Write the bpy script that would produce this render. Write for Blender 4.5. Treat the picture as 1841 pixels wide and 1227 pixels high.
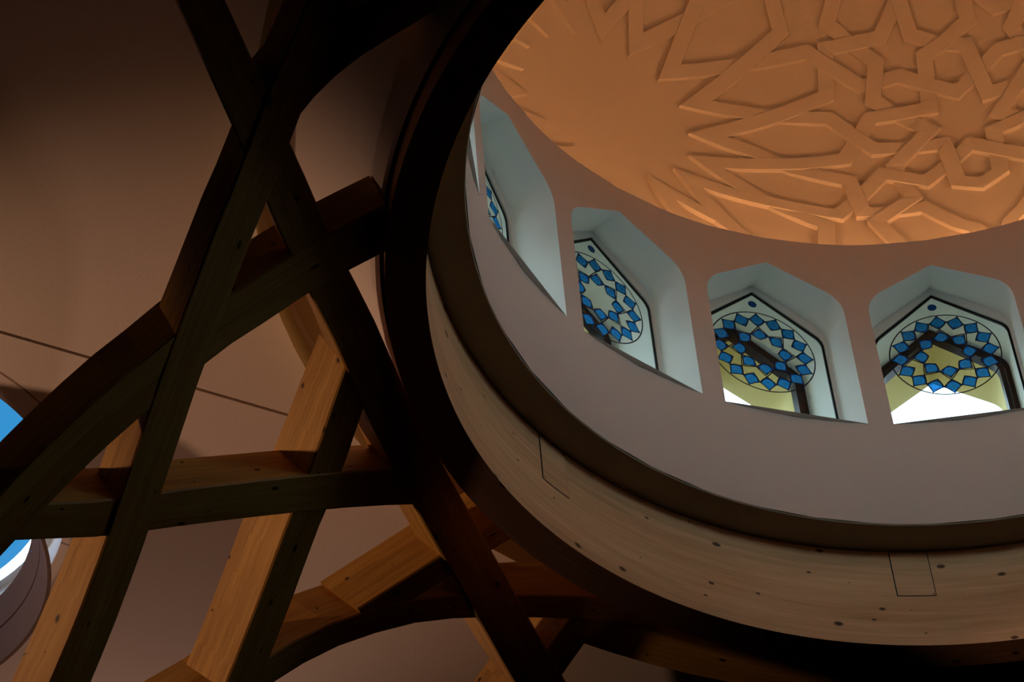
import bpy, bmesh, math, random
from mathutils import Vector, Matrix
import numpy as np
random.seed(7)
for o in list(bpy.data.objects): bpy.data.objects.remove(o)
SC = bpy.context.scene
COL = SC.collection
R_ = math.radians

# ------------------------------------------------------------------ camera, sky, lamps, exposure
cam = bpy.data.cameras.new('camera'); cam_o = bpy.data.objects.new('camera', cam); COL.objects.link(cam_o)
cam.sensor_fit = 'HORIZONTAL'; cam.sensor_width = 36; cam.lens = 95.19; cam.clip_start = .05; cam.clip_end = 200
_r = Vector((0.94366202, 0.32510812, -0.06169848)); _u = Vector((0.27270299, -0.65841876, 0.7015111)); _d = Vector((-0.18744352, 0.67881474, 0.70998273))
cam_o.matrix_world = Matrix(((_r.x, _u.x, -_d.x, 0), (_r.y, _u.y, -_d.y, -6.497), (_r.z, _u.z, -_d.z, 1.6), (0, 0, 0, 1)))
SC.camera = cam_o

SC.view_settings.view_transform = 'Standard'; SC.view_settings.look = 'None'
SC.view_settings.gamma = 1; SC.view_settings.use_curve_mapping = False
SC.view_settings.exposure = 0.0

SKY = 4.3
world = bpy.data.worlds.new('overcast_sky'); SC.world = world; world.use_nodes = True
nt = world.node_tree; nt.nodes.clear()
wo = nt.nodes.new('ShaderNodeOutputWorld'); bg = nt.nodes.new('ShaderNodeBackground')
tc = nt.nodes.new('ShaderNodeTexCoord'); sx = nt.nodes.new('ShaderNodeSeparateXYZ'); rp = nt.nodes.new('ShaderNodeValToRGB')
mr = nt.nodes.new('ShaderNodeMapRange'); mr.inputs[1].default_value = -1; mr.inputs[2].default_value = 1
nt.links.new(tc.outputs['Generated'], sx.inputs[0]); nt.links.new(sx.outputs['Z'], mr.inputs[0]); nt.links.new(mr.outputs[0], rp.inputs[0])
rp.color_ramp.elements[0].position = .47; rp.color_ramp.elements[0].color = (.30, .34, .35, 1)
rp.color_ramp.elements[1].position = .53; rp.color_ramp.elements[1].color = (.80, .99, 1.12, 1)
e = rp.color_ramp.elements.new(1.0); e.color = (.66, .90, 1.15, 1)
bg.inputs['Strength'].default_value = SKY
nt.links.new(rp.outputs[0], bg.inputs[0]); nt.links.new(bg.outputs[0], wo.inputs[0])

def spot(name, loc, aim, power, color, size, blend, radius):
    l = bpy.data.lights.new(name, 'SPOT'); l.energy = power; l.color = color; l.spot_size = R_(size); l.spot_blend = blend; l.shadow_soft_size = radius
    o = bpy.data.objects.new(name, l); COL.objects.link(o); o.location = loc
    o.rotation_euler = (Vector(aim) - Vector(loc)).to_track_quat('-Z', 'Y').to_euler(); return o
# added warm spots out of view at far left, in place of daylight bounce
spot('added_fill_spot', (-6.2, -2.45, 7.05), (-3.1, .30, 8.2), 245, (1, .58, .35), 52, 1.0, .08)
spot('added_fill_spot', (-5.5, 3.5, 7.5), (-3.2, .5, 8.7), 100, (1, .60, .44), 58, 1.0, .12)  # second added spot, brightens the ceiling where the hoop shades it
COVE = 42.0     # strength of the warm strip hidden in the cove under the dome

# ------------------------------------------------------------------ helpers
def mesh(name, verts, faces, mat, parent=None, uvs=None, smooth=False, mats=None, fmat=None):
    me = bpy.data.meshes.new(name); me.from_pydata([tuple(v) for v in verts], [], faces)
    for m in (mats or [mat]): me.materials.append(m)
    if fmat: me.polygons.foreach_set('material_index', fmat)
    if uvs is not None:
        ul = me.uv_layers.new(name='UVMap'); k = 0
        for p in me.polygons:
            for li in p.loop_indices:
                ul.data[li].uv = uvs[p.index][li - p.loop_start]
    if smooth: me.polygons.foreach_set('use_smooth', [True] * len(me.polygons))
    me.update()
    o = bpy.data.objects.new(name, me); COL.objects.link(o)
    if parent: o.parent = parent
    return o
def inst(name, me, parent, mw=None):
    o = bpy.data.objects.new(name, me); COL.objects.link(o); o.parent = parent
    if mw is not None: o.matrix_local = mw
    return o
def empty(name, loc=(0, 0, 0), rz=0):
    o = bpy.data.objects.new(name, None); COL.objects.link(o); o.location = loc; o.rotation_euler = (0, 0, rz); o.empty_display_size = .1; return o
def tag(o, label, cat=None, group=None, kind=None):
    o['label'] = label
    if cat: o['category'] = cat
    if group: o['group'] = group
    if kind: o['kind'] = kind
    return o
class N:
    """tiny node-material builder"""
    def __init__(s, name):
        s.m = bpy.data.materials.new(name); s.m.use_nodes = True; s.t = s.m.node_tree; s.t.nodes.clear()
        s.out = s.t.nodes.new('ShaderNodeOutputMaterial')
    def n(s, typ, **k):
        x = s.t.nodes.new('ShaderNode' + typ)
        for a, v in k.items(): setattr(x, a, v)
        return x
    def l(s, a, b): s.t.links.new(a, b)
    def math(s, op, a, b=None, c=None):
        x = s.n('Math', operation=op)
        for i, v in enumerate((a, b, c)):
            if v is None: continue
            if isinstance(v, (int, float)): x.inputs[i].default_value = v
            else: s.l(v, x.inputs[i])
        return x.outputs[0]
    def mixc(s, f, a, b, mode='MIX'):
        x = s.n('Mix', data_type='RGBA', blend_type=mode)
        for i, v in ((0, f), (6, a), (7, b)):
            if isinstance(v, (int, float)): x.inputs[i].default_value = v
            elif isinstance(v, tuple): x.inputs[i].default_value = (*v, 1)
            else: s.l(v, x.inputs[i])
        return x.outputs[2]
    def bsdf(s, col, rough=.8, bump=None, dist=.002, metal=0, spec=.3):
        b = s.n('BsdfPrincipled'); s.l(b.outputs[0], s.out.inputs[0])
        if isinstance(col, tuple): b.inputs['Base Color'].default_value = (*col, 1)
        else: s.l(col, b.inputs['Base Color'])
        b.inputs['Roughness'].default_value = rough; b.inputs['Metallic'].default_value = metal; b.inputs['Specular IOR Level'].default_value = spec
        if bump is not None:
            bp = s.n('Bump'); bp.inputs['Distance'].default_value = dist; bp.inputs['Strength'].default_value = .6; s.l(bump, bp.inputs['Height']); s.l(bp.outputs[0], b.inputs['Normal'])
        return s.m
def plaster(name, col, var=.06, scale=2.0, bumpd=.0015):
    k = N(name); t = k.n('TexCoord'); a = k.n('TexNoise'); a.inputs['Scale'].default_value = scale; a.inputs['Detail'].default_value = 4; k.l(t.outputs['Object'], a.inputs[0])
    f = k.n('TexNoise'); f.inputs['Scale'].default_value = 220; f.inputs['Detail'].default_value = 2; k.l(t.outputs['Object'], f.inputs[0])
    c = k.mixc(k.math('MULTIPLY', a.outputs[0], 1.0), tuple(x * (1 - var) for x in col), tuple(min(1, x * (1 + var)) for x in col))
    g = k.mixc(k.math('MULTIPLY', f.outputs[0], .22), c, tuple(x * .72 for x in col))
    return k.bsdf(g, .9, f.outputs[0], bumpd, spec=.15)
def wood(name, dark, light, knot=.085, lam=.045, rough=.55):
    """spruce glulam: u runs along the member, v across it (metres)"""
    k = N(name); uv = k.n('UVMap'); sp = k.n('SeparateXYZ'); k.l(uv.outputs[0], sp.inputs[0])
    def vec(su, sv, oz=0.0):
        c = k.n('CombineXYZ'); k.l(k.math('MULTIPLY', sp.outputs[0], su), c.inputs[0]); k.l(k.math('MULTIPLY', sp.outputs[1], sv), c.inputs[1]); c.inputs[2].default_value = oz
        oi = k.n('ObjectInfo'); ad = k.n('VectorMath', operation='ADD'); k.l(c.outputs[0], ad.inputs[0])
        c2 = k.n('CombineXYZ'); k.l(k.math('MULTIPLY', oi.outputs['Random'], 37.0), c2.inputs[0]); k.l(k.math('MULTIPLY', oi.outputs['Random'], 11.0), c2.inputs[2]); k.l(c2.outputs[0], ad.inputs[1]); return ad.outputs[0]
    g = k.n('TexNoise'); g.inputs['Scale'].default_value = 1; g.inputs['Detail'].default_value = 6; g.inputs['Roughness'].default_value = .6; g.inputs['Distortion'].default_value = .6; k.l(vec(2.2, 55), g.inputs[0])
    b = k.n('TexNoise'); b.inputs['Scale'].default_value = 1; b.inputs['Detail'].default_value = 3; k.l(vec(.9, 7, 3.0), b.inputs[0])
    fac = k.math('ADD', k.math('MULTIPLY', g.outputs[0], .6), k.math('MULTIPLY', b.outputs[0], .5))
    r = k.n('MapRange'); r.inputs[1].default_value = .38; r.inputs[2].default_value = .72; k.l(fac, r.inputs[0])
    col = k.mixc(r.outputs[0], dark, light)
    # knots
    v = k.n('TexVoronoi', voronoi_dimensions='2D'); v.inputs['Scale'].default_value = 1; v.inputs['Randomness'].default_value = 1; k.l(vec(4.2, 7.5), v.inputs['Vector'])
    cs = k.n('SeparateColor'); k.l(v.outputs['Color'], cs.inputs[0])
    rad = k.math('MULTIPLY', k.math('POWER', cs.outputs[0], 1.7), knot * 1.6)
    d = k.n('MapRange'); d.interpolation_type = 'SMOOTHSTEP'; k.l(v.outputs['Distance'], d.inputs[0]); k.l(k.math('MULTIPLY', rad, .55), d.inputs[1]); k.l(k.math('ADD', rad, .012), d.inputs[2]); d.inputs[3].default_value = .95; d.inputs[4].default_value = 0
    col = k.mixc(d.outputs[0], col, tuple(x * y for x, y in zip(dark, (.13, .09, .07))))
    # lamella joints
    fr = k.math('FRACT', k.math('DIVIDE', k.math('ADD', sp.outputs[1], 10.0), lam)); ln = k.math('LESS_THAN', fr, .03)
    col = k.mixc(k.math('MULTIPLY', ln, .28), col, tuple(x * .35 for x in dark))
    return k.bsdf(col, rough, g.outputs[0], .0008, spec=.25)
def flat(name, col, rough=.6, metal=0, spec=.3):
    k = N(name); t = k.n('TexCoord'); a = k.n('TexNoise'); a.inputs['Scale'].default_value = 14; k.l(t.outputs['Object'], a.inputs[0])
    return k.bsdf(k.mixc(a.outputs[0], tuple(x * .9 for x in col), tuple(min(1, x * 1.08) for x in col)), rough, metal=metal, spec=spec)
def clear_glass(name, tint, refl=.05, rough=.02, tex=None):
    k = N(name); tr = k.n('BsdfTransparent'); gl = k.n('BsdfGlossy'); gl.inputs['Roughness'].default_value = rough; mx = k.n('MixShader'); mx.inputs[0].default_value = refl
    if tex: k.l(tex(k), tr.inputs[0])
    else: tr.inputs[0].default_value = (*tint, 1)
    k.l(tr.outputs[0], mx.inputs[1]); k.l(gl.outputs[0], mx.inputs[2]); k.l(mx.outputs[0], k.out.inputs[0]); return k.m
def stained(name, tint, body, f=.45):
    k = N(name); tr = k.n('BsdfTransparent'); tr.inputs[0].default_value = (*tint, 1); tl = k.n('BsdfTranslucent'); tl.inputs[0].default_value = (*body, 1)
    gl = k.n('BsdfGlossy'); gl.inputs['Roughness'].default_value = .1; m = k.n('MixShader'); m.inputs[0].default_value = f; k.l(tr.outputs[0], m.inputs[1]); k.l(tl.outputs[0], m.inputs[2])
    m2 = k.n('MixShader'); m2.inputs[0].default_value = .03; k.l(m.outputs[0], m2.inputs[1]); k.l(gl.outputs[0], m2.inputs[2]); k.l(m2.outputs[0], k.out.inputs[0]); return k.m
def emitter(name, col, st):
    k = N(name); e = k.n('Emission'); e.inputs[0].default_value = (*col, 1); e.inputs[1].default_value = st; k.l(e.outputs[0], k.out.inputs[0]); return k.m

M_CEIL = plaster('ceiling_plaster', (.86, .73, .65))
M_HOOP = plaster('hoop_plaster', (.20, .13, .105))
M_DRUM = plaster('drum_plaster', (.69, .55, .48))
M_REVEAL = plaster('reveal_plaster', (.80, .80, .77))
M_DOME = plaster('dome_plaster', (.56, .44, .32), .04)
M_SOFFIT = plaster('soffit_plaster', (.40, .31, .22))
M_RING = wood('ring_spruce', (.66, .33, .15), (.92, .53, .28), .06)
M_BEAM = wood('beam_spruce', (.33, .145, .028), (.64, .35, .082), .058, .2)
M_BLACK = flat('black_metal', (.010, .008, .010), .45, spec=.15)
M_JOINT = flat('joint_shadow_gap', (.05, .035, .03), .9)
M_STEEL = flat('brushed_metal', (.55, .52, .55), .3, 1)
M_STONE = plaster('ochre_stone', (.74, .62, .28), .05)
M_WHITE = plaster('white_render', (.84, .84, .82))
M_GLASS = clear_glass('window_glass', (.86, .97, .95), .04)
M_BLUE = stained('blue_glass', (.004, .035, .16), (.006, .05, .20))
M_SKYBLUE = stained('light_blue_glass', (.010, .09, .24), (.016, .20, .48))
M_LEAD = flat('lead_line', (.01, .012, .03), .5)
M_PRINT = stained('pale_print', (.35, .70, .95), (.40, .70, .95), .75)
M_CARPET = flat('dark_carpet', (.025, .018, .015), .95)
M_WALLS = plaster('hall_wall_plaster', (.09, .06, .045))
M_COVE = emitter('warm_light_strip', (1.0, .53, .24), COVE)
M_CLEAR = clear_glass('rooflight_clear_glass', (.9, .92, .92), .04)
def frit(k):
    t = k.n('TexCoord'); m = k.n('Mapping'); m.inputs['Scale'].default_value = (70, 70, 70); k.l(t.outputs['Object'], m.inputs[0])
    v = k.n('TexVoronoi'); v.inputs['Scale'].default_value = 1; v.inputs['Randomness'].default_value = 0; k.l(m.outputs[0], v.inputs['Vector'])
    f = k.math('LESS_THAN', v.outputs['Distance'], .36)
    return k.mixc(f, (.013, .074, .134), (.009, .052, .10))
M_FRIT = clear_glass('fritted_blue_glass', (.05, .3, .5), .04, tex=frit)

STRAPS = {
 'A1': [(-47.8, 16.7), (-45.6, 20.2), (-44.2, 22.6), (-42.5, 25.5)],
 'A2': [(-42.8, 16.0), (-43.2, 22.5), (-43.3, 25.6)],
 'A3': [(-42.8, 16.0), (-38.1, 19.8), (-30.6, 25.3), (-27.1, 27.5)],
 'A4': [(-38.2, 13.1), (-36.1, 19.7), (-34.4, 24.6), (-33.6, 27.6)],
 'A5': [(-38.2, 13.1), (-28.6, 16.2), (-19.9, 18.3), (-13.7, 12.7), (-8.9, 13.4), (-2.6, 9.1)],
 'A6': [(-35.0, 9.0), (-30.1, 14.2), (-23.1, 21.2), (-24.0, 25.9), (-24.5, 28.1)],
 'A7': [(-35.0, 9.0), (-25.1, 8.5), (-18.3, 8.0), (-13.7, 2.2), (-12.0, 2.1), (-5.5, 1.3), (-5.0, -6.0), (-2.2, -7.4)],
 'A8': [(-34.0, 4.0), (-29.4, 6.3), (-22.6, 9.4), (-18.2, 11.6), (-17.4, 18.7), (-10.1, 19.4), (-7.0, 24.3), (-5.8, 26.4)],
 'A9': [(-34.0, 4.0), (-28.5, 2.2), (-24.1, -0.4), (-17.5, -3.1), (-16.9, -9.5), (-9.7, -9.8), (-6.4, -14.9), (-4.6, -16.9)],
 'A10': [(-34.5, -0.9), (-29.1, -0.2), (-22.7, 0.3), (-17.4, 1.0), (-13.4, 7.5), (-6.1, 7.5), (-5.2, 15.6), (-2.5, 16.7)],
 'A11': [(-2.4, 16.5), (-6.3, 18.9), (-6.7, 23.9), (-6.7, 26.6)],
 'A12': [(-14.3, 27.8), (-15.4, 25.6), (-16.7, 22.2), (-11.3, 15.9), (-12.6, 10.2), (-6.8, 4.0), (-11.9, -1.1), (-10.6, -7.5), (-15.6, -11.7), (-13.7, -18.4)],
 'A13': [(-37.3, -4.8), (-31.0, -6.5), (-24.6, -8.2), (-19.8, -9.7), (-13.4, -2.3), (-8.7, -4.8), (-2.4, 0.2)],
 'A14': [(-34.5, -0.9), (-31.0, -4.4), (-26.6, -8.2), (-21.7, -12.2), (-22.5, -16.6)],
 'A15': [(-37.3, -4.8), (-35.0, -10.6), (-32.6, -15.7), (-31.7, -18.9)],
 'A16': [(-41.4, -8.0), (-34.7, -12.6), (-31.9, -17.2)],
 'A17': [(-41.4, -8.0), (-40.0, -13.4), (-38.9, -21.6)],
 'A18': [(-47.9, -11.8), (-43.2, -16.5), (-39.8, -22.0)],
}
BEAMS = {
'B1':(0.15,[(-1.484,-2.239,8.146,-1.422,-2.115,8.205),(-1.564,-2.160,8.110,-1.502,-2.034,8.170),(-1.646,-2.080,8.072,-1.585,-1.951,8.132),(-1.726,-2.002,8.035,-1.666,-1.871,8.095),(-1.806,-1.923,7.996,-1.747,-1.789,8.059),(-1.887,-1.842,7.956,-1.830,-1.704,8.020),(-1.971,-1.763,7.912,-1.915,-1.623,7.978),(-2.052,-1.679,7.870,-1.996,-1.536,7.939),(-2.136,-1.592,7.824,-2.082,-1.445,7.895),(-2.218,-1.508,7.778,-2.168,-1.357,7.849),(-2.292,-1.439,7.734,-2.243,-1.284,7.807),(-2.378,-1.351,7.683,-2.329,-1.194,7.759),(-2.472,-1.253,7.627,-2.424,-1.092,7.704),(-2.556,-1.166,7.575,-2.510,-1.001,7.654),(-2.624,-1.094,7.531,-2.579,-0.927,7.612),(-2.705,-1.005,7.480,-2.661,-0.834,7.562),(-2.794,-0.906,7.422,-2.753,-0.731,7.505),(-2.875,-0.816,7.367,-2.837,-0.637,7.451),(-2.955,-0.731,7.312,-2.920,-0.546,7.396),(-3.037,-0.647,7.253,-3.005,-0.457,7.338),(-3.120,-0.565,7.190,-3.093,-0.369,7.274),(-3.209,-0.484,7.120,-3.186,-0.283,7.203),(-3.289,-0.416,7.055,-3.270,-0.210,7.136),(-3.369,-0.353,6.985,-3.351,-0.144,7.068),(-3.453,-0.276,6.915,-3.434,-0.067,7.001),(-3.537,-0.189,6.846,-3.518,0.021,6.934),(-3.618,-0.097,6.780,-3.601,0.116,6.869)]),
'B2':(0.16,[(-3.476,-1.027,6.642,-3.465,-1.233,6.585),(-3.400,-1.033,6.733,-3.391,-1.239,6.675),(-3.322,-1.039,6.823,-3.314,-1.245,6.765),(-3.240,-1.043,6.917,-3.232,-1.250,6.859),(-3.162,-1.042,7.004,-3.155,-1.249,6.948),(-3.081,-1.040,7.093,-3.076,-1.247,7.037),(-2.994,-1.042,7.184,-2.991,-1.248,7.128),(-2.910,-1.037,7.273,-2.906,-1.243,7.219),(-2.821,-1.030,7.363,-2.816,-1.236,7.311),(-2.727,-1.017,7.456,-2.721,-1.223,7.408),(-2.632,-0.996,7.548,-2.628,-1.202,7.501),(-2.537,-0.985,7.635,-2.534,-1.191,7.587),(-2.441,-0.968,7.719,-2.435,-1.173,7.677),(-2.337,-0.937,7.808,-2.330,-1.141,7.770),(-2.232,-0.913,7.893,-2.226,-1.117,7.855),(-2.125,-0.885,7.974,-2.115,-1.087,7.942),(-2.009,-0.845,8.058,-1.998,-1.047,8.029),(-1.901,-0.810,8.132,-1.891,-1.012,8.103)]),
'B3':(0.15,[(-2.007,-2.633,7.698,-1.907,-2.585,7.789),(-2.025,-2.494,7.715,-1.923,-2.443,7.807),(-2.045,-2.350,7.730,-1.942,-2.295,7.824),(-2.066,-2.214,7.744,-1.961,-2.163,7.838),(-2.081,-2.064,7.765,-1.974,-2.017,7.858),(-2.099,-1.902,7.786,-1.989,-1.852,7.880),(-2.117,-1.738,7.808,-2.005,-1.687,7.902),(-2.135,-1.564,7.830,-2.021,-1.511,7.925),(-2.154,-1.384,7.854,-2.038,-1.328,7.949),(-2.175,-1.209,7.875,-2.056,-1.153,7.970),(-2.192,-1.030,7.898,-2.070,-0.982,7.993),(-2.205,-0.831,7.928,-2.080,-0.785,8.022),(-2.220,-0.638,7.955,-2.093,-0.583,8.050),(-2.241,-0.441,7.978,-2.112,-0.380,8.074),(-2.262,-0.231,8.003,-2.131,-0.173,8.098),(-2.282,-0.004,8.031,-2.147,0.047,8.126),(-2.297,0.236,8.065,-2.158,0.281,8.159),(-2.310,0.478,8.098,-2.168,0.523,8.194),(-2.322,0.717,8.132,-2.177,0.759,8.227),(-2.333,0.973,8.169,-2.183,1.013,8.260),(-2.349,1.237,8.204,-2.193,1.271,8.287),(-2.363,1.519,8.239,-2.199,1.533,8.311),(-2.371,1.786,8.271,-2.199,1.787,8.330),(-2.386,2.063,8.297,-2.206,2.058,8.342),(-2.406,2.352,8.317,-2.218,2.339,8.348),(-2.429,2.641,8.331,-2.234,2.615,8.351)]),
'B4':(0.165,[(-3.174,-1.208,6.940,-3.118,-1.329,6.965),(-3.117,-1.052,7.051,-3.060,-1.179,7.074),(-3.060,-0.909,7.154,-3.003,-1.041,7.175),(-2.994,-0.749,7.268,-2.938,-0.890,7.285),(-2.921,-0.604,7.380,-2.868,-0.756,7.390),(-2.842,-0.467,7.490,-2.790,-0.626,7.498),(-2.755,-0.319,7.605,-2.701,-0.481,7.613),(-2.664,-0.173,7.716,-2.609,-0.339,7.723),(-2.569,-0.028,7.823,-2.514,-0.198,7.829),(-2.472,0.114,7.924,-2.414,-0.058,7.931),(-2.370,0.261,8.022,-2.311,0.088,8.029),(-2.261,0.415,8.118,-2.201,0.238,8.125)]),
'B5':(0.185,[(-2.232,-0.490,7.975,-2.179,-0.349,8.036),(-2.318,-0.384,7.936,-2.266,-0.240,7.999),(-2.413,-0.266,7.891,-2.364,-0.116,7.955),(-2.508,-0.156,7.843,-2.464,0.003,7.908),(-2.599,-0.068,7.791,-2.558,0.096,7.857),(-2.694,0.036,7.739,-2.652,0.203,7.808),(-2.794,0.147,7.681,-2.756,0.320,7.751),(-2.897,0.256,7.619,-2.862,0.434,7.690),(-2.987,0.348,7.562,-2.955,0.532,7.634),(-3.083,0.443,7.499,-3.053,0.631,7.573),(-3.178,0.544,7.437,-3.149,0.735,7.512),(-3.276,0.649,7.371,-3.249,0.845,7.448),(-3.372,0.751,7.304,-3.348,0.952,7.382)]),
'B6':(0.21,[(-3.448,0.383,7.120,-3.437,0.231,7.088),(-3.354,0.408,7.226,-3.343,0.256,7.194),(-3.259,0.441,7.331,-3.246,0.290,7.303),(-3.164,0.491,7.437,-3.147,0.341,7.413),(-3.063,0.564,7.548,-3.048,0.413,7.524),(-2.955,0.611,7.653,-2.942,0.459,7.628),(-2.846,0.666,7.756,-2.830,0.515,7.735),(-2.739,0.738,7.854,-2.717,0.591,7.840),(-2.631,0.837,7.953,-2.603,0.695,7.945),(-2.517,0.953,8.051,-2.483,0.816,8.048),(-2.407,1.092,8.143,-2.367,0.960,8.146),(-2.298,1.252,8.235,-2.253,1.123,8.240),(-2.176,1.403,8.307,-2.129,1.272,8.310),(-2.044,1.519,8.343,-1.994,1.385,8.345),(-1.909,1.608,8.351,-1.856,1.473,8.351),(-1.776,1.705,8.351,-1.721,1.570,8.351)]),
'B7':(0.2,[(-2.631,0.788,7.943,-2.624,0.645,7.920),(-2.552,0.810,8.002,-2.545,0.668,7.979),(-2.471,0.833,8.059,-2.465,0.691,8.037),(-2.384,0.853,8.117,-2.381,0.710,8.094),(-2.302,0.868,8.171,-2.299,0.726,8.148),(-2.214,0.888,8.226,-2.210,0.747,8.206),(-2.127,0.901,8.272,-2.124,0.763,8.255),(-2.035,0.904,8.308,-2.034,0.771,8.295)]),
'B9':(0.2,[(-2.106,1.628,8.339,-2.000,1.459,8.346),(-1.998,1.784,8.351,-1.893,1.601,8.351),(-1.876,1.920,8.351,-1.778,1.728,8.351),(-1.746,2.047,8.351,-1.654,1.846,8.351),(-1.605,2.169,8.351,-1.520,1.961,8.351),(-1.466,2.274,8.351,-1.387,2.061,8.351),(-1.317,2.376,8.351,-1.244,2.157,8.351),(-1.174,2.464,8.351,-1.108,2.241,8.351),(-1.024,2.547,8.351,-0.965,2.319,8.351),(-0.862,2.621,8.351,-0.811,2.389,8.351),(-0.706,2.681,8.351,-0.661,2.447,8.351),(-0.540,2.741,8.351,-0.498,2.505,8.351),(-0.376,2.801,8.351,-0.336,2.564,8.351)]),
'B10':(0.16,[(-1.982,-1.543,7.947,-2.017,-1.727,7.886),(-1.907,-1.573,7.993,-1.937,-1.756,7.938),(-1.829,-1.589,8.042,-1.849,-1.772,7.995),(-1.746,-1.592,8.094,-1.757,-1.775,8.055),(-1.663,-1.583,8.147,-1.668,-1.766,8.112),(-1.572,-1.569,8.205,-1.579,-1.752,8.170),(-1.481,-1.565,8.255,-1.493,-1.746,8.222),(-1.386,-1.569,8.296,-1.401,-1.745,8.270)]),
'B8':(0.2,[(-1.861,1.326,8.351,-1.815,1.453,8.351),(-1.994,1.452,8.347,-1.948,1.584,8.351),(-2.128,1.579,8.333,-2.082,1.720,8.345),(-2.257,1.695,8.307,-2.215,1.852,8.330),(-2.383,1.797,8.268,-2.344,1.969,8.303),(-2.506,1.893,8.218,-2.470,2.078,8.263),(-2.626,1.984,8.160,-2.594,2.180,8.212),(-2.744,2.074,8.102,-2.714,2.274,8.155)]),
}
# ------------------------------------------------------------------ the hall shell (mostly out of frame)
def box(name, a, b, mat, parent=None):
    x0, y0, z0 = a; x1, y1, z1 = b
    v = [(x0, y0, z0), (x1, y0, z0), (x1, y1, z0), (x0, y1, z0), (x0, y0, z1), (x1, y0, z1), (x1, y1, z1), (x0, y1, z1)]
    return mesh(name, v, [(0, 3, 2, 1), (4, 5, 6, 7), (0, 1, 5, 4), (1, 2, 6, 5), (2, 3, 7, 6), (3, 0, 4, 7)], mat, parent)
tag(box('floor', (-9.2, -9.2, -.15), (9.2, 9.2, 0), M_CARPET), 'dark carpeted floor of the hall far below the dome', kind='structure')
for nm, a, b in (('wall_left', (-9.2, -9.2, 0), (-9, 9.2, 8.75)), ('wall_right', (9, -9.2, 0), (9.2, 9.2, 8.75)), ('wall_back', (-9, 9, 0), (9, 9.2, 8.75)), ('wall_front', (-9, -9.2, 0), (9, -9, 8.75))):
    tag(box(nm, a, b, M_WALLS), 'plain dark plaster hall wall on the ' + nm[5:] + ' side', kind='structure')

# ------------------------------------------------------------------ ceiling: backing sheet and separate panels with open joints
ZC = 8.70
SKYC, SKYR, SEAMR = (-4.6, .113), .907, 1.006
def fill2d(name, loops, z0, th):
    cu = bpy.data.curves.new(name, 'CURVE'); cu.dimensions = '2D'; cu.fill_mode = 'BOTH'; cu.extrude = th / 2
    for lp in loops:
        s = cu.splines.new('POLY'); s.points.add(len(lp) - 1); s.use_cyclic_u = True
        for p, q in zip(s.points, lp): p.co = (q[0], q[1], 0, 1)
    o = bpy.data.objects.new(name, cu); COL.objects.link(o); o.location.z = z0 + th / 2
    bpy.context.view_layer.update()
    me = bpy.data.meshes.new_from_object(o.evaluated_get(bpy.context.evaluated_depsgraph_get()))
    me.transform(o.matrix_world); bpy.data.objects.remove(o); bpy.data.curves.remove(cu); return me
def circle(c, r, n=96, a0=0.0): return [(c[0] + r * math.cos(a0 + 2 * PI * i / n), c[1] + r * math.sin(a0 + 2 * PI * i / n)) for i in range(n)]
PI = math.pi
SQ = [(-9.1, -9.1), (9.1, -9.1), (9.1, 9.1), (-9.1, 9.1)]
def from_me(name, me, mat, parent=None):
    me.materials.clear(); me.materials.append(mat); me.name = name
    o = bpy.data.objects.new(name, me); COL.objects.link(o)
    if parent: o.parent = parent
    return o
ceil = from_me('ceiling', fill2d('c', [SQ, circle((0, 0), 2.10, 128), circle(SKYC, SKYR + .02)], ZC + .016, .03), M_JOINT)
tag(ceil, 'plaster ceiling of wide panels with thin dark joints behind the timber lattice', kind='structure')
base = fill2d('c', [SQ, circle((0, 0), 2.12, 128), circle(SKYC, SEAMR + .006)], ZC, .016)
def cut(me, planes):
    bm = bmesh.new(); bm.from_mesh(me); bmesh.ops.remove_doubles(bm, verts=bm.verts, dist=1e-5)
    for (p, n) in planes:
        g = bm.verts[:] + bm.edges[:] + bm.faces[:]
        r = bmesh.ops.bisect_plane(bm, geom=g, plane_co=(p[0], p[1], ZC), plane_no=(n[0], n[1], 0), clear_outer=True)
        ed = [x for x in r['geom_cut'] if isinstance(x, bmesh.types.BMEdge)]
        try: bmesh.ops.edgeloop_fill(bm, edges=[x for x in ed if x.is_boundary])
        except Exception: pass
    m2 = bpy.data.meshes.new('panel'); bm.to_mesh(m2); bm.free(); return m2
L1p = Vector((-3.579, -.465)); L1d = (Vector((-2.507, .621)) - L1p).normalized(); L1n = Vector((L1d.y, -L1d.x)); g = .007
L2p = Vector((-2.278, -.707)); L2d = (Vector((-1.864, -1.06)) - L2p).normalized(); L2n = Vector((L2d.y, -L2d.x))
a_ = (L1p + L1n * g, -L1n); b_ = (L1p - L1n * g, L1n)
from_me('ceiling_panel', cut(base, [a_, (L2p + L2n * g * .8, -L2n)]), M_CEIL, ceil)
from_me('ceiling_panel', cut(base, [a_, (L2p - L2n * g * .8, L2n)]), M_CEIL, ceil)
from_me('ceiling_panel', cut(base, [b_]), M_CEIL, ceil)
from_me('ceiling_panel', fill2d('c', [circle(SKYC, SEAMR - .004), circle(SKYC, SKYR)], ZC, .016), M_CEIL, ceil)

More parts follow.
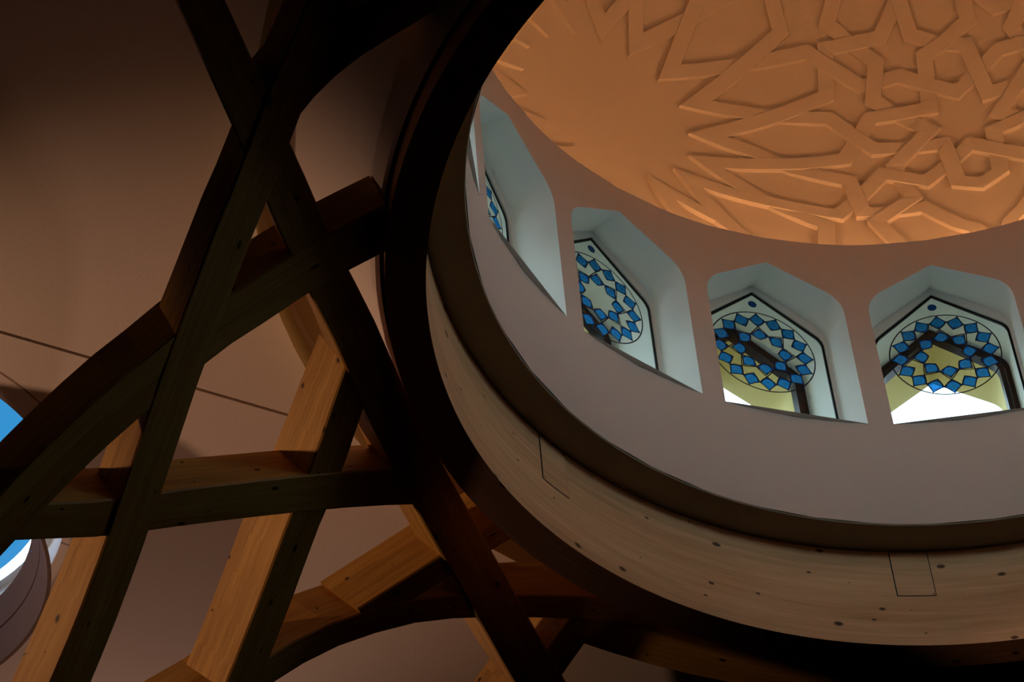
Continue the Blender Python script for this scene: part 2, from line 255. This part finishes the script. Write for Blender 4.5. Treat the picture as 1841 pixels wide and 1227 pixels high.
# ------------------------------------------------------------------ lathe for everything turned about a vertical axis
def lathe(name, prof, mat, parent=None, n=192, c=(0, 0), closed=False, smooth=True, uv=False, a0=0.0, a1=2 * PI):
    full = abs(a1 - a0 - 2 * PI) < 1e-6; m = len(prof); V = []; F = []; U = []
    k = n if full else n + 1
    for i in range(k):
        a = a0 + (a1 - a0) * i / n
        for r, z in prof: V.append((c[0] + r * math.sin(a), c[1] + r * math.cos(a), z))
    ln = [0]
    for j in range(1, m + 1): p, q = prof[j - 1], prof[j % m]; ln.append(ln[-1] + math.hypot(p[0] - q[0], p[1] - q[1]))
    R0 = prof[0][0]
    for i in range(n):
        i2 = (i + 1) % k
        for j in range(m if closed else m - 1):
            j2 = (j + 1) % m
            F.append((i * m + j, i2 * m + j, i2 * m + j2, i * m + j2))
            u0 = (a0 + (a1 - a0) * i / n) * R0; u1 = (a0 + (a1 - a0) * (i + 1) / n) * R0
            U.append(((u0, ln[j]), (u1, ln[j]), (u1, ln[j + 1]), (u0, ln[j + 1])))
    o = mesh(name, V, F, mat, parent, U if uv else None, smooth)
    if smooth:
        try: o.data.set_sharp_from_angle(angle=R_(35))
        except Exception: pass
    return o

# round rooflight at the far left
sky = empty('window_17', (SKYC[0], SKYC[1], ZC))
tag(sky, 'round rooflight in the ceiling at the far left with blue glass and a hung hoop', kind='structure')
lathe('shaft_wall', [(SKYR + .004, .012), (SKYR + .004, .20), (SKYR + .02, .20), (SKYR + .02, .012)], M_WHITE, sky, 96, closed=True)
lathe('glazing_ring', [(SKYR - .03, .15), (SKYR - .03, .18), (SKYR, .18), (SKYR, .15)], M_WHITE, sky, 96, closed=True)
for rr in (.62, .36): lathe('glazing_bar', [(rr - .006, .145), (rr - .006, .17), (rr + .006, .17), (rr + .006, .145)], M_BLACK, sky, 96, closed=True)
mesh('pane', [(x, y, .165) for x, y in circle((0, 0), .84)], [tuple(range(96))], M_FRIT, sky)
mesh('clear_pane', [(x, y, .165) for r in (.84, SKYR - .01) for x, y in circle((0, 0), r)], [(i, (i + 1) % 96, 96 + (i + 1) % 96, 96 + i) for i in range(96)], M_CLEAR, sky)
hoop = empty('hanging_hoop', (SKYC[0], SKYC[1], 8.376))
tag(hoop, 'taupe plaster hoop hanging in the round rooflight at the far left', 'hoop')
def hb(t): return .856 - .072 * t, .254 * t
for t0, t1 in ((0, .50), (.53, 1)):
    (r0, z0), (r1, z1) = hb(t0), hb(t1)
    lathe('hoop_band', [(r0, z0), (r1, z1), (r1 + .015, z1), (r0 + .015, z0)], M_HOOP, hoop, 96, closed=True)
(r0, z0), (r1, z1) = hb(.48), hb(.55)
lathe('hoop_joint', [(r0 + .006, z0), (r1 + .006, z1), (r1 + .012, z1), (r0 + .012, z0)], M_JOINT, hoop, 96, closed=True)
for a in (35, 155, 275):
    ca, sa = math.cos(R_(a)), math.sin(R_(a))
    V = [( .795 * ca + .006 * math.cos(b), .795 * sa + .006 * math.sin(b), z) for z in (.22, .48) for b in (0, PI / 2, PI, 1.5 * PI)]
    mesh('hanger', V, [(0, 1, 5, 4), (1, 2, 6, 5), (2, 3, 7, 6), (3, 0, 4, 7)], M_STEEL, hoop)

# ------------------------------------------------------------------ timber ring under the drum
RZ0, RZ1 = 8.063, 8.535
ring = empty('timber_ring', (0, 0, RZ0))
tag(ring, 'wide curved spruce ring with knots under the white drum', 'ring')
h1 = RZ1 - RZ0
ro = lathe('ring_beam', [(2.0, 0), (2.0, h1), (2.065, h1), (2.065, .66), (2.135, .66), (2.135, 0)], M_RING, ring, 256, closed=True, uv=True)
for a in (-69.4, -22.4, 23.0, -116.0, 68.0, 113.0, 158.0, -161.0):
    w = 2.15
    p = lathe('timber_plug', [(1.9985, .248), (1.9965, .252), (1.9965, .462), (1.9985, .466)], M_RING, ring, 8, uv=True, a0=R_(a - w), a1=R_(a + w))
    lathe('plug_joint', [(1.9992, .244), (1.9992, .468)], M_JOINT, p, 8, a0=R_(a - w - .12), a1=R_(a + w + .12), smooth=False)

lathe('ceiling_collar', [(2.150, 8.155), (2.16, 8.19), (2.23, 8.36), (2.38, 8.57), (2.55, ZC - .002)], M_CEIL, ceil, 64, a0=R_(-205), a1=R_(-80))
lathe('collar_joint', [(2.134, 8.20), (2.152, 8.20)], M_JOINT, ceil, 64, a0=R_(-205), a1=R_(-80), smooth=False)

# ------------------------------------------------------------------ drum wall with sixteen arched openings
RD, ZD0, ZD1, ZS = 1.846, 8.548, 10.169, 9.092
WA = [-79.9 + 22.5 * k for k in range(16)]          # azimuth of each window; the first four are the ones in view
HALF = 9.6
def outline(w, zs, zsh, za, r, n=6):
    """one side bottom -> apex -> other side bottom: pointed head with eased shoulders"""
    up = Vector((0, 1)); sl = Vector((-w, za - zsh)).normalized(); ph = math.acos(max(-1, min(1, up.dot(sl))))
    t = r * math.tan(ph / 2); c = Vector((w - r, zsh - t)); pts = [(w, zs)]
    for i in range(n + 1):
        a = ph * i / n; pts.append((c.x + r * math.cos(a), c.y + r * math.sin(a)))
    return pts + [(0, za)] + [(-x, z) for x, z in reversed(pts)]
IN = outline(.308, ZS, 9.83, 10.012, .16)
CRE = outline(.304, ZS, 9.832, 10.044, .13)
REB = outline(.293, ZS, 9.775, 10.012, .08)
FRI = outline(.283, ZS, 9.765, 9.998, .075)
OR0 = outline(.300, ZS, 9.80, 10.040, .09)
OR1 = outline(.304, ZS, 9.822, 10.066, .10)
OF1 = outline(.256, ZS, 9.787, 10.016, .09)
OUT = outline(.285, ZS, 9.79, 10.000, .14)
OUTC = outline(.285, ZS, 9.79, 10.000, .14)
NP = len(IN)
def cyl_pt(ra, az, z): a = R_(az); return (ra * math.sin(a), ra * math.cos(a), z)
def drum_surface(name, ra, ol, half, zb, zt, inward, mat, parent=None):
    V = []; F = []
    def quad(a0, b0, c0, d0):
        i = len(V); V.extend((a0, b0, c0, d0)); F.append((i, i + 1, i + 2, i + 3) if inward else (i + 3, i + 2, i + 1, i))
    w = ol[0][0]; az = lambda x: -x / w * half
    for ca in WA:
        cols = [(ca + az(x), z) for x, z in ol[1:-1]]
        for (a0, z0), (a1, z1) in zip(cols[:-1], cols[1:]):
            if abs(a0 - a1) < 1e-9: continue
            quad(cyl_pt(ra, a1, zb), cyl_pt(ra, a0, zb), cyl_pt(ra, a0, ZS), cyl_pt(ra, a1, ZS))
            quad(cyl_pt(ra, a1, z1), cyl_pt(ra, a0, z0), cyl_pt(ra, a0, zt), cyl_pt(ra, a1, zt))
        ps = [ca + half + (22.5 - 2 * half) * i / 3 for i in range(4)]
        zz = [zb, ZS, ol[1][1], zt]
        for p0, p1 in zip(ps[:-1], ps[1:]):
            for z0, z1 in zip(zz[:-1], zz[1:]):
                quad(cyl_pt(ra, p1, z0), cyl_pt(ra, p0, z0), cyl_pt(ra, p0, z1), cyl_pt(ra, p1, z1))
    o = mesh(name, V, F, mat, parent, smooth=False)
    bm = bmesh.new(); bm.from_mesh(o.data); bmesh.ops.remove_doubles(bm, verts=bm.verts, dist=1e-4); bm.normal_update(); bm.to_mesh(o.data); bm.free()
    o.data.polygons.foreach_set('use_smooth', [True] * len(o.data.polygons))
    return o
drum = drum_surface('wall_drum', RD, IN, HALF, ZD0, ZD1, True, M_DRUM)
tag(drum, 'white plaster drum wall pierced by pointed windows between timber ring and dome', kind='structure')
ROUT = 2.575
drum_surface('outer_wall', ROUT, OUT, math.degrees(math.asin(.285 / ROUT)), ZD0, 10.14, False, M_STONE, drum)
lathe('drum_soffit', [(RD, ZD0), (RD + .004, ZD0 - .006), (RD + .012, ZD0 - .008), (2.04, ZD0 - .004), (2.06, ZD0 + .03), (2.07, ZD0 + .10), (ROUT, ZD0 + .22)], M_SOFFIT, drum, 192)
lathe('cornice_ledge', [(RD, ZD1), (RD + .004, ZD1 + .004), (RD + .030, ZD1 + .030), (RD + .045, ZD1 + .030), (RD + .045, ZD1 - .05), (2.01, ZD1 - .06), (2.06, ZD1 - .03), (ROUT, ZD1 - .03)], M_DRUM, drum, 192)

# window: canonical frame looks out along +y; turned to its azimuth
KR, KZ = .236, 9.647
def loft(loops, mat, name, parent, closed=True):
    V = [p for lp in loops for p in lp]; n = len(loops[0]); F = []
    for k in range(len(loops) - 1):
        for i in range(n if closed else n - 1):
            j = (i + 1) % n; F.append((k * n + i, k * n + j, (k + 1) * n + j, (k + 1) * n + i))
    o = mesh(name, V, F, mat, parent, smooth=True)
    try: o.data.set_sharp_from_angle(angle=R_(28))
    except Exception: pass
    return o
pl = lambda ol, y: [(x, y, z) for x, z in ol]
def cl(ol, ra, half): w = ol[0][0]; return [(ra * math.sin(R_(x / w * half)), ra * math.cos(R_(x / w * half)), z) for x, z in ol]
proto = []      # (name, mesh, parent index or None)
tmp = empty('tmp')
def P_(o, par=None): proto.append((o.name.split('.')[0], o.data, par, o)); return len(proto) - 1
mid = [((a[0] * .5 + b[0] * .5), (a[1] * .5 + b[1] * .5)) for a, b in zip(IN, CRE)]
P_(loft([cl(IN, RD, HALF), pl(mid, 1.93), pl(CRE, 2.012), pl(CRE, 2.02), pl(REB, 2.022), pl(REB, 2.032)], M_REVEAL, 'plaster_reveal', tmp))
P_(loft([pl(REB, 2.030), pl(FRI, 2.027), pl(FRI, 2.035), pl(OR0, 2.036)], M_BLACK, 'pane_frame', tmp))
pi_ = P_(mesh('pane', pl(FRI, 2.031), [tuple(range(NP))], M_GLASS, tmp))
P_(loft([pl(OR0, 2.036), pl(OR1, 2.30)], M_WHITE, 'outer_reveal', tmp))
mid2 = [((a[0] * .55 + b[0] * .45), (a[1] * .55 + b[1] * .45)) for a, b in zip(OR1, OF1)]
mid3 = [((a[0] * .45 + b[0] * .55), (a[1] * .45 + b[1] * .55)) for a, b in zip(OR1, OF1)]
P_(loft([pl(OR1, 2.295), pl(mid2, 2.29), pl(mid2, 2.30), pl(mid3, 2.30), pl(mid3, 2.285), pl(OF1, 2.285), pl(OF1, 2.335), pl(OR1, 2.34)], M_BLACK, 'outer_frame', tmp))
P_(loft([pl(mid2, 2.2985), pl(mid3, 2.2985)], M_STEEL, 'metal_bead', tmp))
P_(loft([pl(OF1, 2.335), pl([(x * 1.02, z) for x, z in OF1], 2.40), cl(OUT, ROUT, math.degrees(math.asin(.285 / ROUT)))], M_STONE, 'stone_reveal', tmp))
# stained work on the pane
def polar(r, deg, y): a = R_(deg); return (KR * r * math.sin(a), y, KZ + KR * r * math.cos(a))
def curve_edge(p, q, bulge, y, n=4):
    (r0, a0), (r1, a1) = p, q; A = Vector(polar(r0, a0, y)); B = Vector(polar(r1, a1, y)); d = B - A; nn = Vector((d.z, 0, -d.x)).normalized(); out = []
    for i in range(n):
        t = i / n; out.append(A + d * t + nn * (bulge * d.length * 4 * t * (1 - t)))
    return out
def kite(deg, rt, rs, da, ri, rc, rr, name):
    y = 2.0295
    pts = curve_edge((rt, deg), (rs, deg + da), .05, y) + curve_edge((rs, deg + da), (ri, deg), -.03, y) + curve_edge((ri, deg), (rs, deg - da), -.03, y) + curve_edge((rs, deg - da), (rt, deg), .05, y)
    n = len(pts); c = Vector(polar(rc, deg, y)); rad = rr * KR
    ring_ = []
    for p in pts:
        d = (p - c); ring_.append(c + d.normalized() * min(rad, d.length * .92))
    V = list(pts) + ring_; F = [(i, (i + 1) % n, n + (i + 1) % n, n + i) for i in range(n)] + [tuple(range(n, 2 * n))]
    k = mesh(name, V, F, None, tmp, mats=[M_BLUE, M_SKYBLUE], fmat=[0] * n + [1])
    V = []; F = []
    for ra in ((.62, .74),) + (((.30, .38),) if rr < .1 else ()):
        for q in ra:
            pass
        b = len(V)
        for i in range(20):
            a = 2 * PI * i / 20
            for q in ra: V.append((c.x + rad * q * math.cos(a), 2.0285, c.z + rad * q * math.sin(a)))
        F += [(b + 2 * i, b + 2 * i + 1, b + (2 * i + 3) % 40, b + (2 * i + 2) % 40) for i in range(20)]
    if rr < .1:
        for j in range(8):
            a = 2 * PI * j / 8; b = len(V); cx, cz = c.x + rad * .50 * math.cos(a), c.z + rad * .50 * math.sin(a)
            for q in range(6): V.append((cx + rad * .09 * math.cos(PI * q / 3), 2.0285, cz + rad * .09 * math.sin(PI * q / 3)))
            F.append(tuple(range(b, b + 6)))
    rg = mesh('roundel_print', V, F, M_PRINT, tmp)
    # dark outline of the piece
    OV = []; OF = []
    for i, p in enumerate(pts):
        d = (p - c).normalized() * .0026; OV += [p + d + Vector((0, -.0012, 0)), p - d * 1.3 + Vector((0, -.0012, 0))]
    OF = [(2 * i, 2 * i + 1, (2 * i + 3) % (2 * n), (2 * i + 2) % (2 * n)) for i in range(n)]
    ed = mesh('lead_edge', OV, OF, M_LEAD, tmp)
    k0 = P_(k); P_(rg, k0); P_(ed, k0)
for i in range(16): kite(22.5 * i, .985, .825, 11.25, .64, .822, .118, 'glass_kite')
for i in range(8): kite(45 * i, .60, .455, 22.5, .30, .435, .105, 'glass_kite')
V = []; F = []
def strip(pts, w):
    for i in range(len(pts) - 1):
        A, B = Vector(pts[i]), Vector(pts[i + 1]); d = (B - A).normalized(); nn = Vector((d.z, 0, -d.x)) * w; b = len(V)
        V.extend([A + nn, A - nn, B - nn, B + nn]); F.append((b, b + 1, b + 2, b + 3))
strip([polar(1.0, a, 2.0287) for a in range(0, 365, 5)], .0030)
for i in range(8):
    for s in (-1, 1):
        A, B = (.455, 45 * i - 22.5 * s), (.825, 45 * i + 11.25 * s)
        strip([tuple(p) for p in curve_edge(A, B, -.025 * s, 2.0287, 6)] + [polar(*B, 2.0287)], .0026)
P_(mesh('lead_lines', V, F, M_LEAD, tmp))
V = [(-.008 + .02 * math.cos(2 * PI * i / 20), 2.0295, 9.936 + .02 * math.sin(2 * PI * i / 20)) for i in range(20)]
P_(mesh('glass_roundel', V, [tuple(range(20))], M_BLUE, tmp))
def drop_proto():
    for n_, me, par, o in proto: bpy.data.objects.remove(o)
    bpy.data.objects.remove(tmp)
place = {0: 'half hidden leftmost window of the drum, seen edge-on behind the timber ring', 1: 'second drum window from the left, its star of blue glass seen at a slant', 2: 'third drum window from the left, dark outer frame crossing its blue star', 3: 'fourth drum window from the left, nearly face-on with white sky below the star'}
keep_detail = {0, 1, 2, 3, 4, 15}
for k, az in enumerate(WA):
    root = empty('window_%d' % (k + 1), (0, 0, 0), R_(-az))
    lab = {3: place[3], 2: place[2], 1: place[1], 0: place[0]}.get(k, None)
    tag(root, lab or 'pointed drum window out of view around the far side of the drum', kind='structure')
    if not lab: root['group'] = 'drum windows out of view'
    made = []
    for n_, me, par, o in proto:
        if k not in keep_detail and n_ in ('glass_kite', 'roundel_print', 'lead_edge', 'lead_lines', 'glass_roundel', 'metal_bead'): made.append(None); continue
        made.append(inst(n_, me, made[par] if par is not None else root))
drop_proto()

# ------------------------------------------------------------------ dome with interlaced relief straps
SZ, SR = 11.2, 2.30
def sp(az, el, r): a, e_ = R_(az), R_(el); return Vector((r * math.cos(e_) * math.sin(a), r * math.cos(e_) * math.cos(a), SZ + r * math.sin(e_)))
prof = [(SR * math.cos(R_(el)), SZ + SR * math.sin(R_(el))) for el in np.linspace(-28.8, 89.5, 60)]
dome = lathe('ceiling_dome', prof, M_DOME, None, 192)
tag(dome, 'plaster dome lined with raised interlaced star straps glowing in warm cove light', kind='structure')
lathe('light_strip', [(1.905, 10.122), (1.905, 10.134), (1.930, 10.134), (1.930, 10.122)], M_COVE, dome, 96, closed=True)
A = {k: [tuple(p) for p in v] for k, v in STRAPS.items()}
RO, ST = -47.5, -2.5
mR = lambda c: [(2 * RO - a, e_) for a, e_ in c]
mS = lambda c: [(2 * ST - a, e_) for a, e_ in c]
rv = lambda c: list(reversed(c))
def join(*cs):
    o = []
    for c in cs:
        for p in c:
            if not o or math.hypot(p[0] - o[-1][0], p[1] - o[-1][1]) > .6: o.append(p)
    return o
def endS(c, e_=None): c = list(c); c[-1] = (ST, c[-1][1]); return c
for k in ('A5', 'A7', 'A10', 'A13'): A[k] = endS(A[k])
def low(c):      # carry a strap on down behind the cornice
    (a0, e0), (a1, e1) = c[-2], c[-1]; t = (-27 - e1) / (e1 - e0); c.append((a1 + (a1 - a0) * min(t, 1.5), -27))
for k in ('A9', 'A12', 'A14', 'A15', 'A16', 'A17', 'A18'): low(A[k])
A['A11'][0] = (ST, A['A10'][-1][1])
A['A1'][0] = (RO, A['A1'][0][1]); A['A18'][0] = (RO, A['A18'][0][1])
unit = [join(rv(mR(A['A1'])), A['A1']), join(rv(mR(A['A18'])), A['A18']),
        join(rv(A['A4']), A['A5'], rv(mS(A['A5'])), mS(A['A4'])), join(rv(A['A6']), A['A7'], rv(mS(A['A7'])), mS(A['A6'])),
        join(rv(A['A15']), A['A13'], rv(mS(A['A13'])), mS(A['A15']))]
half = [join(rv(A['A2']), A['A3']), join(rv(A['A8']), A['A9']), join(rv(A['A14']), A['A10'], mS(A['A11'])), join(rv(A['A16']), A['A17']), A['A12']]
unit += half + [mR(c) for c in half]
chains = [[(a + 90 * q, e_) for a, e_ in c] for q in range(4) for c in unit]
def subdiv(c, step=1.1):
    o = [c[0]]
    for p, q in zip(c[:-1], c[1:]):
        n = max(1, int(math.hypot(p[0] - q[0], p[1] - q[1]) / step))
        o += [(p[0] + (q[0] - p[0]) * i / n, p[1] + (q[1] - p[1]) * i / n) for i in range(1, n + 1)]
    return o
# crossings between straps (azimuth unwrapped to the sector of the first strap)
cross = [[] for _ in chains]
def seglen(c):
    s = [0]
    for p, q in zip(c[:-1], c[1:]): s.append(s[-1] + math.hypot(q[0] - p[0], q[1] - p[1]))
    return s
SL = [seglen(c) for c in chains]
bb = [(min(p[0] for p in c), max(p[0] for p in c)) for c in chains]
cid = 0; who = []
for i in range(len(chains)):
    for j in range(i + 1, len(chains)):
        for off in (-360, 0, 360):
            if bb[j][0] + off > bb[i][1] or bb[j][1] + off < bb[i][0]: continue
            for s in range(len(chains[i]) - 1):
                p, p2 = chains[i][s], chains[i][s + 1]; d1 = (p2[0] - p[0], p2[1] - p[1])
                for t in range(len(chains[j]) - 1):
                    q, q2 = chains[j][t], chains[j][t + 1]; qx = q[0] + off; d2 = (q2[0] - q[0], q2[1] - q[1])
                    den = d1[0] * d2[1] - d1[1] * d2[0]
                    if abs(den) < 1e-9: continue
                    ex, ey = qx - p[0], q[1] - p[1]; a = (ex * d2[1] - ey * d2[0]) / den; b = (ex * d1[1] - ey * d1[0]) / den
                    if 0 <= a < 1 and 0 <= b < 1:
                        cross[i].append((SL[i][s] + a * (SL[i][s + 1] - SL[i][s]), cid)); cross[j].append((SL[j][t] + b * (SL[j][t + 1] - SL[j][t]), cid)); who.append((i, j)); cid += 1
for c in cross: c.sort()
over = {}       # crossing -> strap on top; straps alternate over / under as in basketwork
todo = list(range(len(chains))); seen = set()
for seed in todo:
    st = [seed]
    while st:
        i = st.pop()
        if i in seen: continue
        seen.add(i)
        known = [(n_, over[x] == i) for n_, (s, x) in enumerate(cross[i]) if x in over]
        n0, v0 = known[0] if known else (0, True)
        for n_, (s, x) in enumerate(cross[i]):
            j = who[x][0] if who[x][1] == i else who[x][1]
            if x not in over: over[x] = i if ((n_ - n0) % 2 == 0) == v0 else j
            st.append(j)
HW, HH = .0400, .0215
for ci, c in enumerate(chains):
    pts = subdiv(c); sl_ = seglen(pts); tot = sl_[-1]; P3 = [sp(a, e_, 1.0) - Vector((0, 0, SZ)) * 0 for a, e_ in pts]
    U = [Vector((math.cos(R_(e_)) * math.sin(R_(a)), math.cos(R_(e_)) * math.cos(R_(a)), math.sin(R_(e_)))) for a, e_ in pts]
    V = []; F = []
    for i, u in enumerate(U):
        t0 = (U[i] - U[i - 1]).normalized() if i > 0 else None; t1 = (U[i + 1] - U[i]).normalized() if i < len(U) - 1 else None
        t0 = t0 or t1; t1 = t1 or t0
        tt = (t0 + t1).normalized(); side = u.cross(tt).normalized(); cs = max(.45, tt.dot(t0)); w = HW / cs
        h = HH
        for s, x in cross[ci]:
            dlt = abs(sl_[i] - s)
            if dlt < 3.4:
                k = min(1, max(0, (3.4 - dlt) / 1.6)); k = k * k * (3 - 2 * k); h += (.003 if over[x] == ci else -.004) * k
        for sd, dep in ((-1, -.01), (-1, h - .003), (-.95, h), (.95, h), (1, h - .003), (1, -.01)):
            V.append(u * (SR - dep) + side * (w * sd) + Vector((0, 0, SZ)))
    for i in range(len(U) - 1):
        for k in range(5): F.append((i * 6 + k, i * 6 + k + 1, i * 6 + k + 7, i * 6 + k + 6))
    F += [tuple(range(5, -1, -1)), tuple((len(U) - 1) * 6 + q for q in range(6))]
    mesh('relief_strap', V, F, M_DOME, dome)
tp = lathe('crown_disc', [(0.001, SZ + SR - .03), (.25, SZ + SR - .035), (.27, SZ + SR - .02), (.30, SZ + SR)], M_DOME, dome, 48)

# ------------------------------------------------------------------ the timber lattice: each curved member is a thing of its own
BP, BL = (-2.075, -.508), (-.964, -.266)
us = np.linspace(-3, 4, 701)
def sst(x): x = np.clip(x, 0, 1); return x * x * (3 - 2 * x)
slp = .65 * sst((us + .75) / .65) + .42 * np.clip(us, 0, 9)
def nrm(x, y):
    u = (x - BP[0]) * BL[0] + (y - BP[1]) * BL[1]; w = (x - BP[0]) * BL[1] - (y - BP[1]) * BL[0]
    s = float(np.interp(w, TV, TS)) * min(1, .8 + .45 * max(u, 0)) * float(sst(np.float64((u + .9) / .7)))
    v = Vector((BL[0] * s, BL[1] * s, 1)); return v.normalized()
LAB = dict(
 B1='long curved spruce beam sweeping from the dark top down to the bottom left corner',
 B2='curved spruce beam arching in from the left edge up to the timber ring',
 B3='straight dark beam running from the top edge down past the outside of the ring',
 B4='nearly level spruce beam crossing the lattice at the lower left',
 B5='short steep spruce beam with a bright orange side face, leaning off the dark straight beam',
 B6='slender arched beam at the bottom edge rising to pass under the ring',
 B9='dark curved beam following the outside of the timber ring along the bottom edge',
 B10='dark beam at the top edge crossing from the long curved beam towards the ring',
 B7='short knotty brace between the bottom arched beam and the ring',
 B8='dark short brace at the bottom edge, crossing behind the straight beam right of centre')
TV, TS = (-1.2, -.6, .1, .7, 1.3), (.30, .36, .62, .95, 1.05)
for bi, (k, (dep, ed)) in enumerate(BEAMS.items()):
    V = []; F = []; UV = []; L = 0; prev = None; n = len(ed); off = .0035 * bi
    cums = []
    for (ax, ay, az_, bx, by, bz) in ed:
        a = Vector((ax, ay, az_)); b = Vector((bx, by, bz)); m = (a + b) / 2; nn = nrm(m.x, m.y)
        if prev is not None: L += (m - prev).length
        prev = m; cums.append((L, (a - b).length))
        a = a + nn * off; b = b + nn * off
        c = .006; s = (b - a).normalized()
        V += [a + s * c, b - s * c, b + nn * c, b + nn * dep, a + nn * dep, a + nn * c]
    for i in range(n - 1):
        (l0, w0), (l1, w1) = cums[i], cums[i + 1]
        vs = [0, w0, w0, w0 + dep, 2 * w0 + dep, 2 * w0 + 2 * dep, 2 * w0 + 2 * dep]
        for q in range(6):
            r = (q + 1) % 6; F.append((i * 6 + q, i * 6 + r, (i + 1) * 6 + r, (i + 1) * 6 + q))
            UV.append(((l0, vs[q]), (l0, vs[q + 1]), (l1, vs[q + 1]), (l1, vs[q])))
    for base_, rev in ((0, False), ((n - 1) * 6, True)):
        f = [base_ + q for q in range(6)]; F.append(tuple(f if rev else reversed(f))); UV.append(tuple((0, .02 * q) for q in range(6)))
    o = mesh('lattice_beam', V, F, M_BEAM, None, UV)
    bm = bmesh.new(); bm.from_mesh(o.data); bmesh.ops.recalc_face_normals(bm, faces=bm.faces); bm.to_mesh(o.data); bm.free()
    tag(o, LAB[k], 'beam', 'timber lattice beams', 'thing')
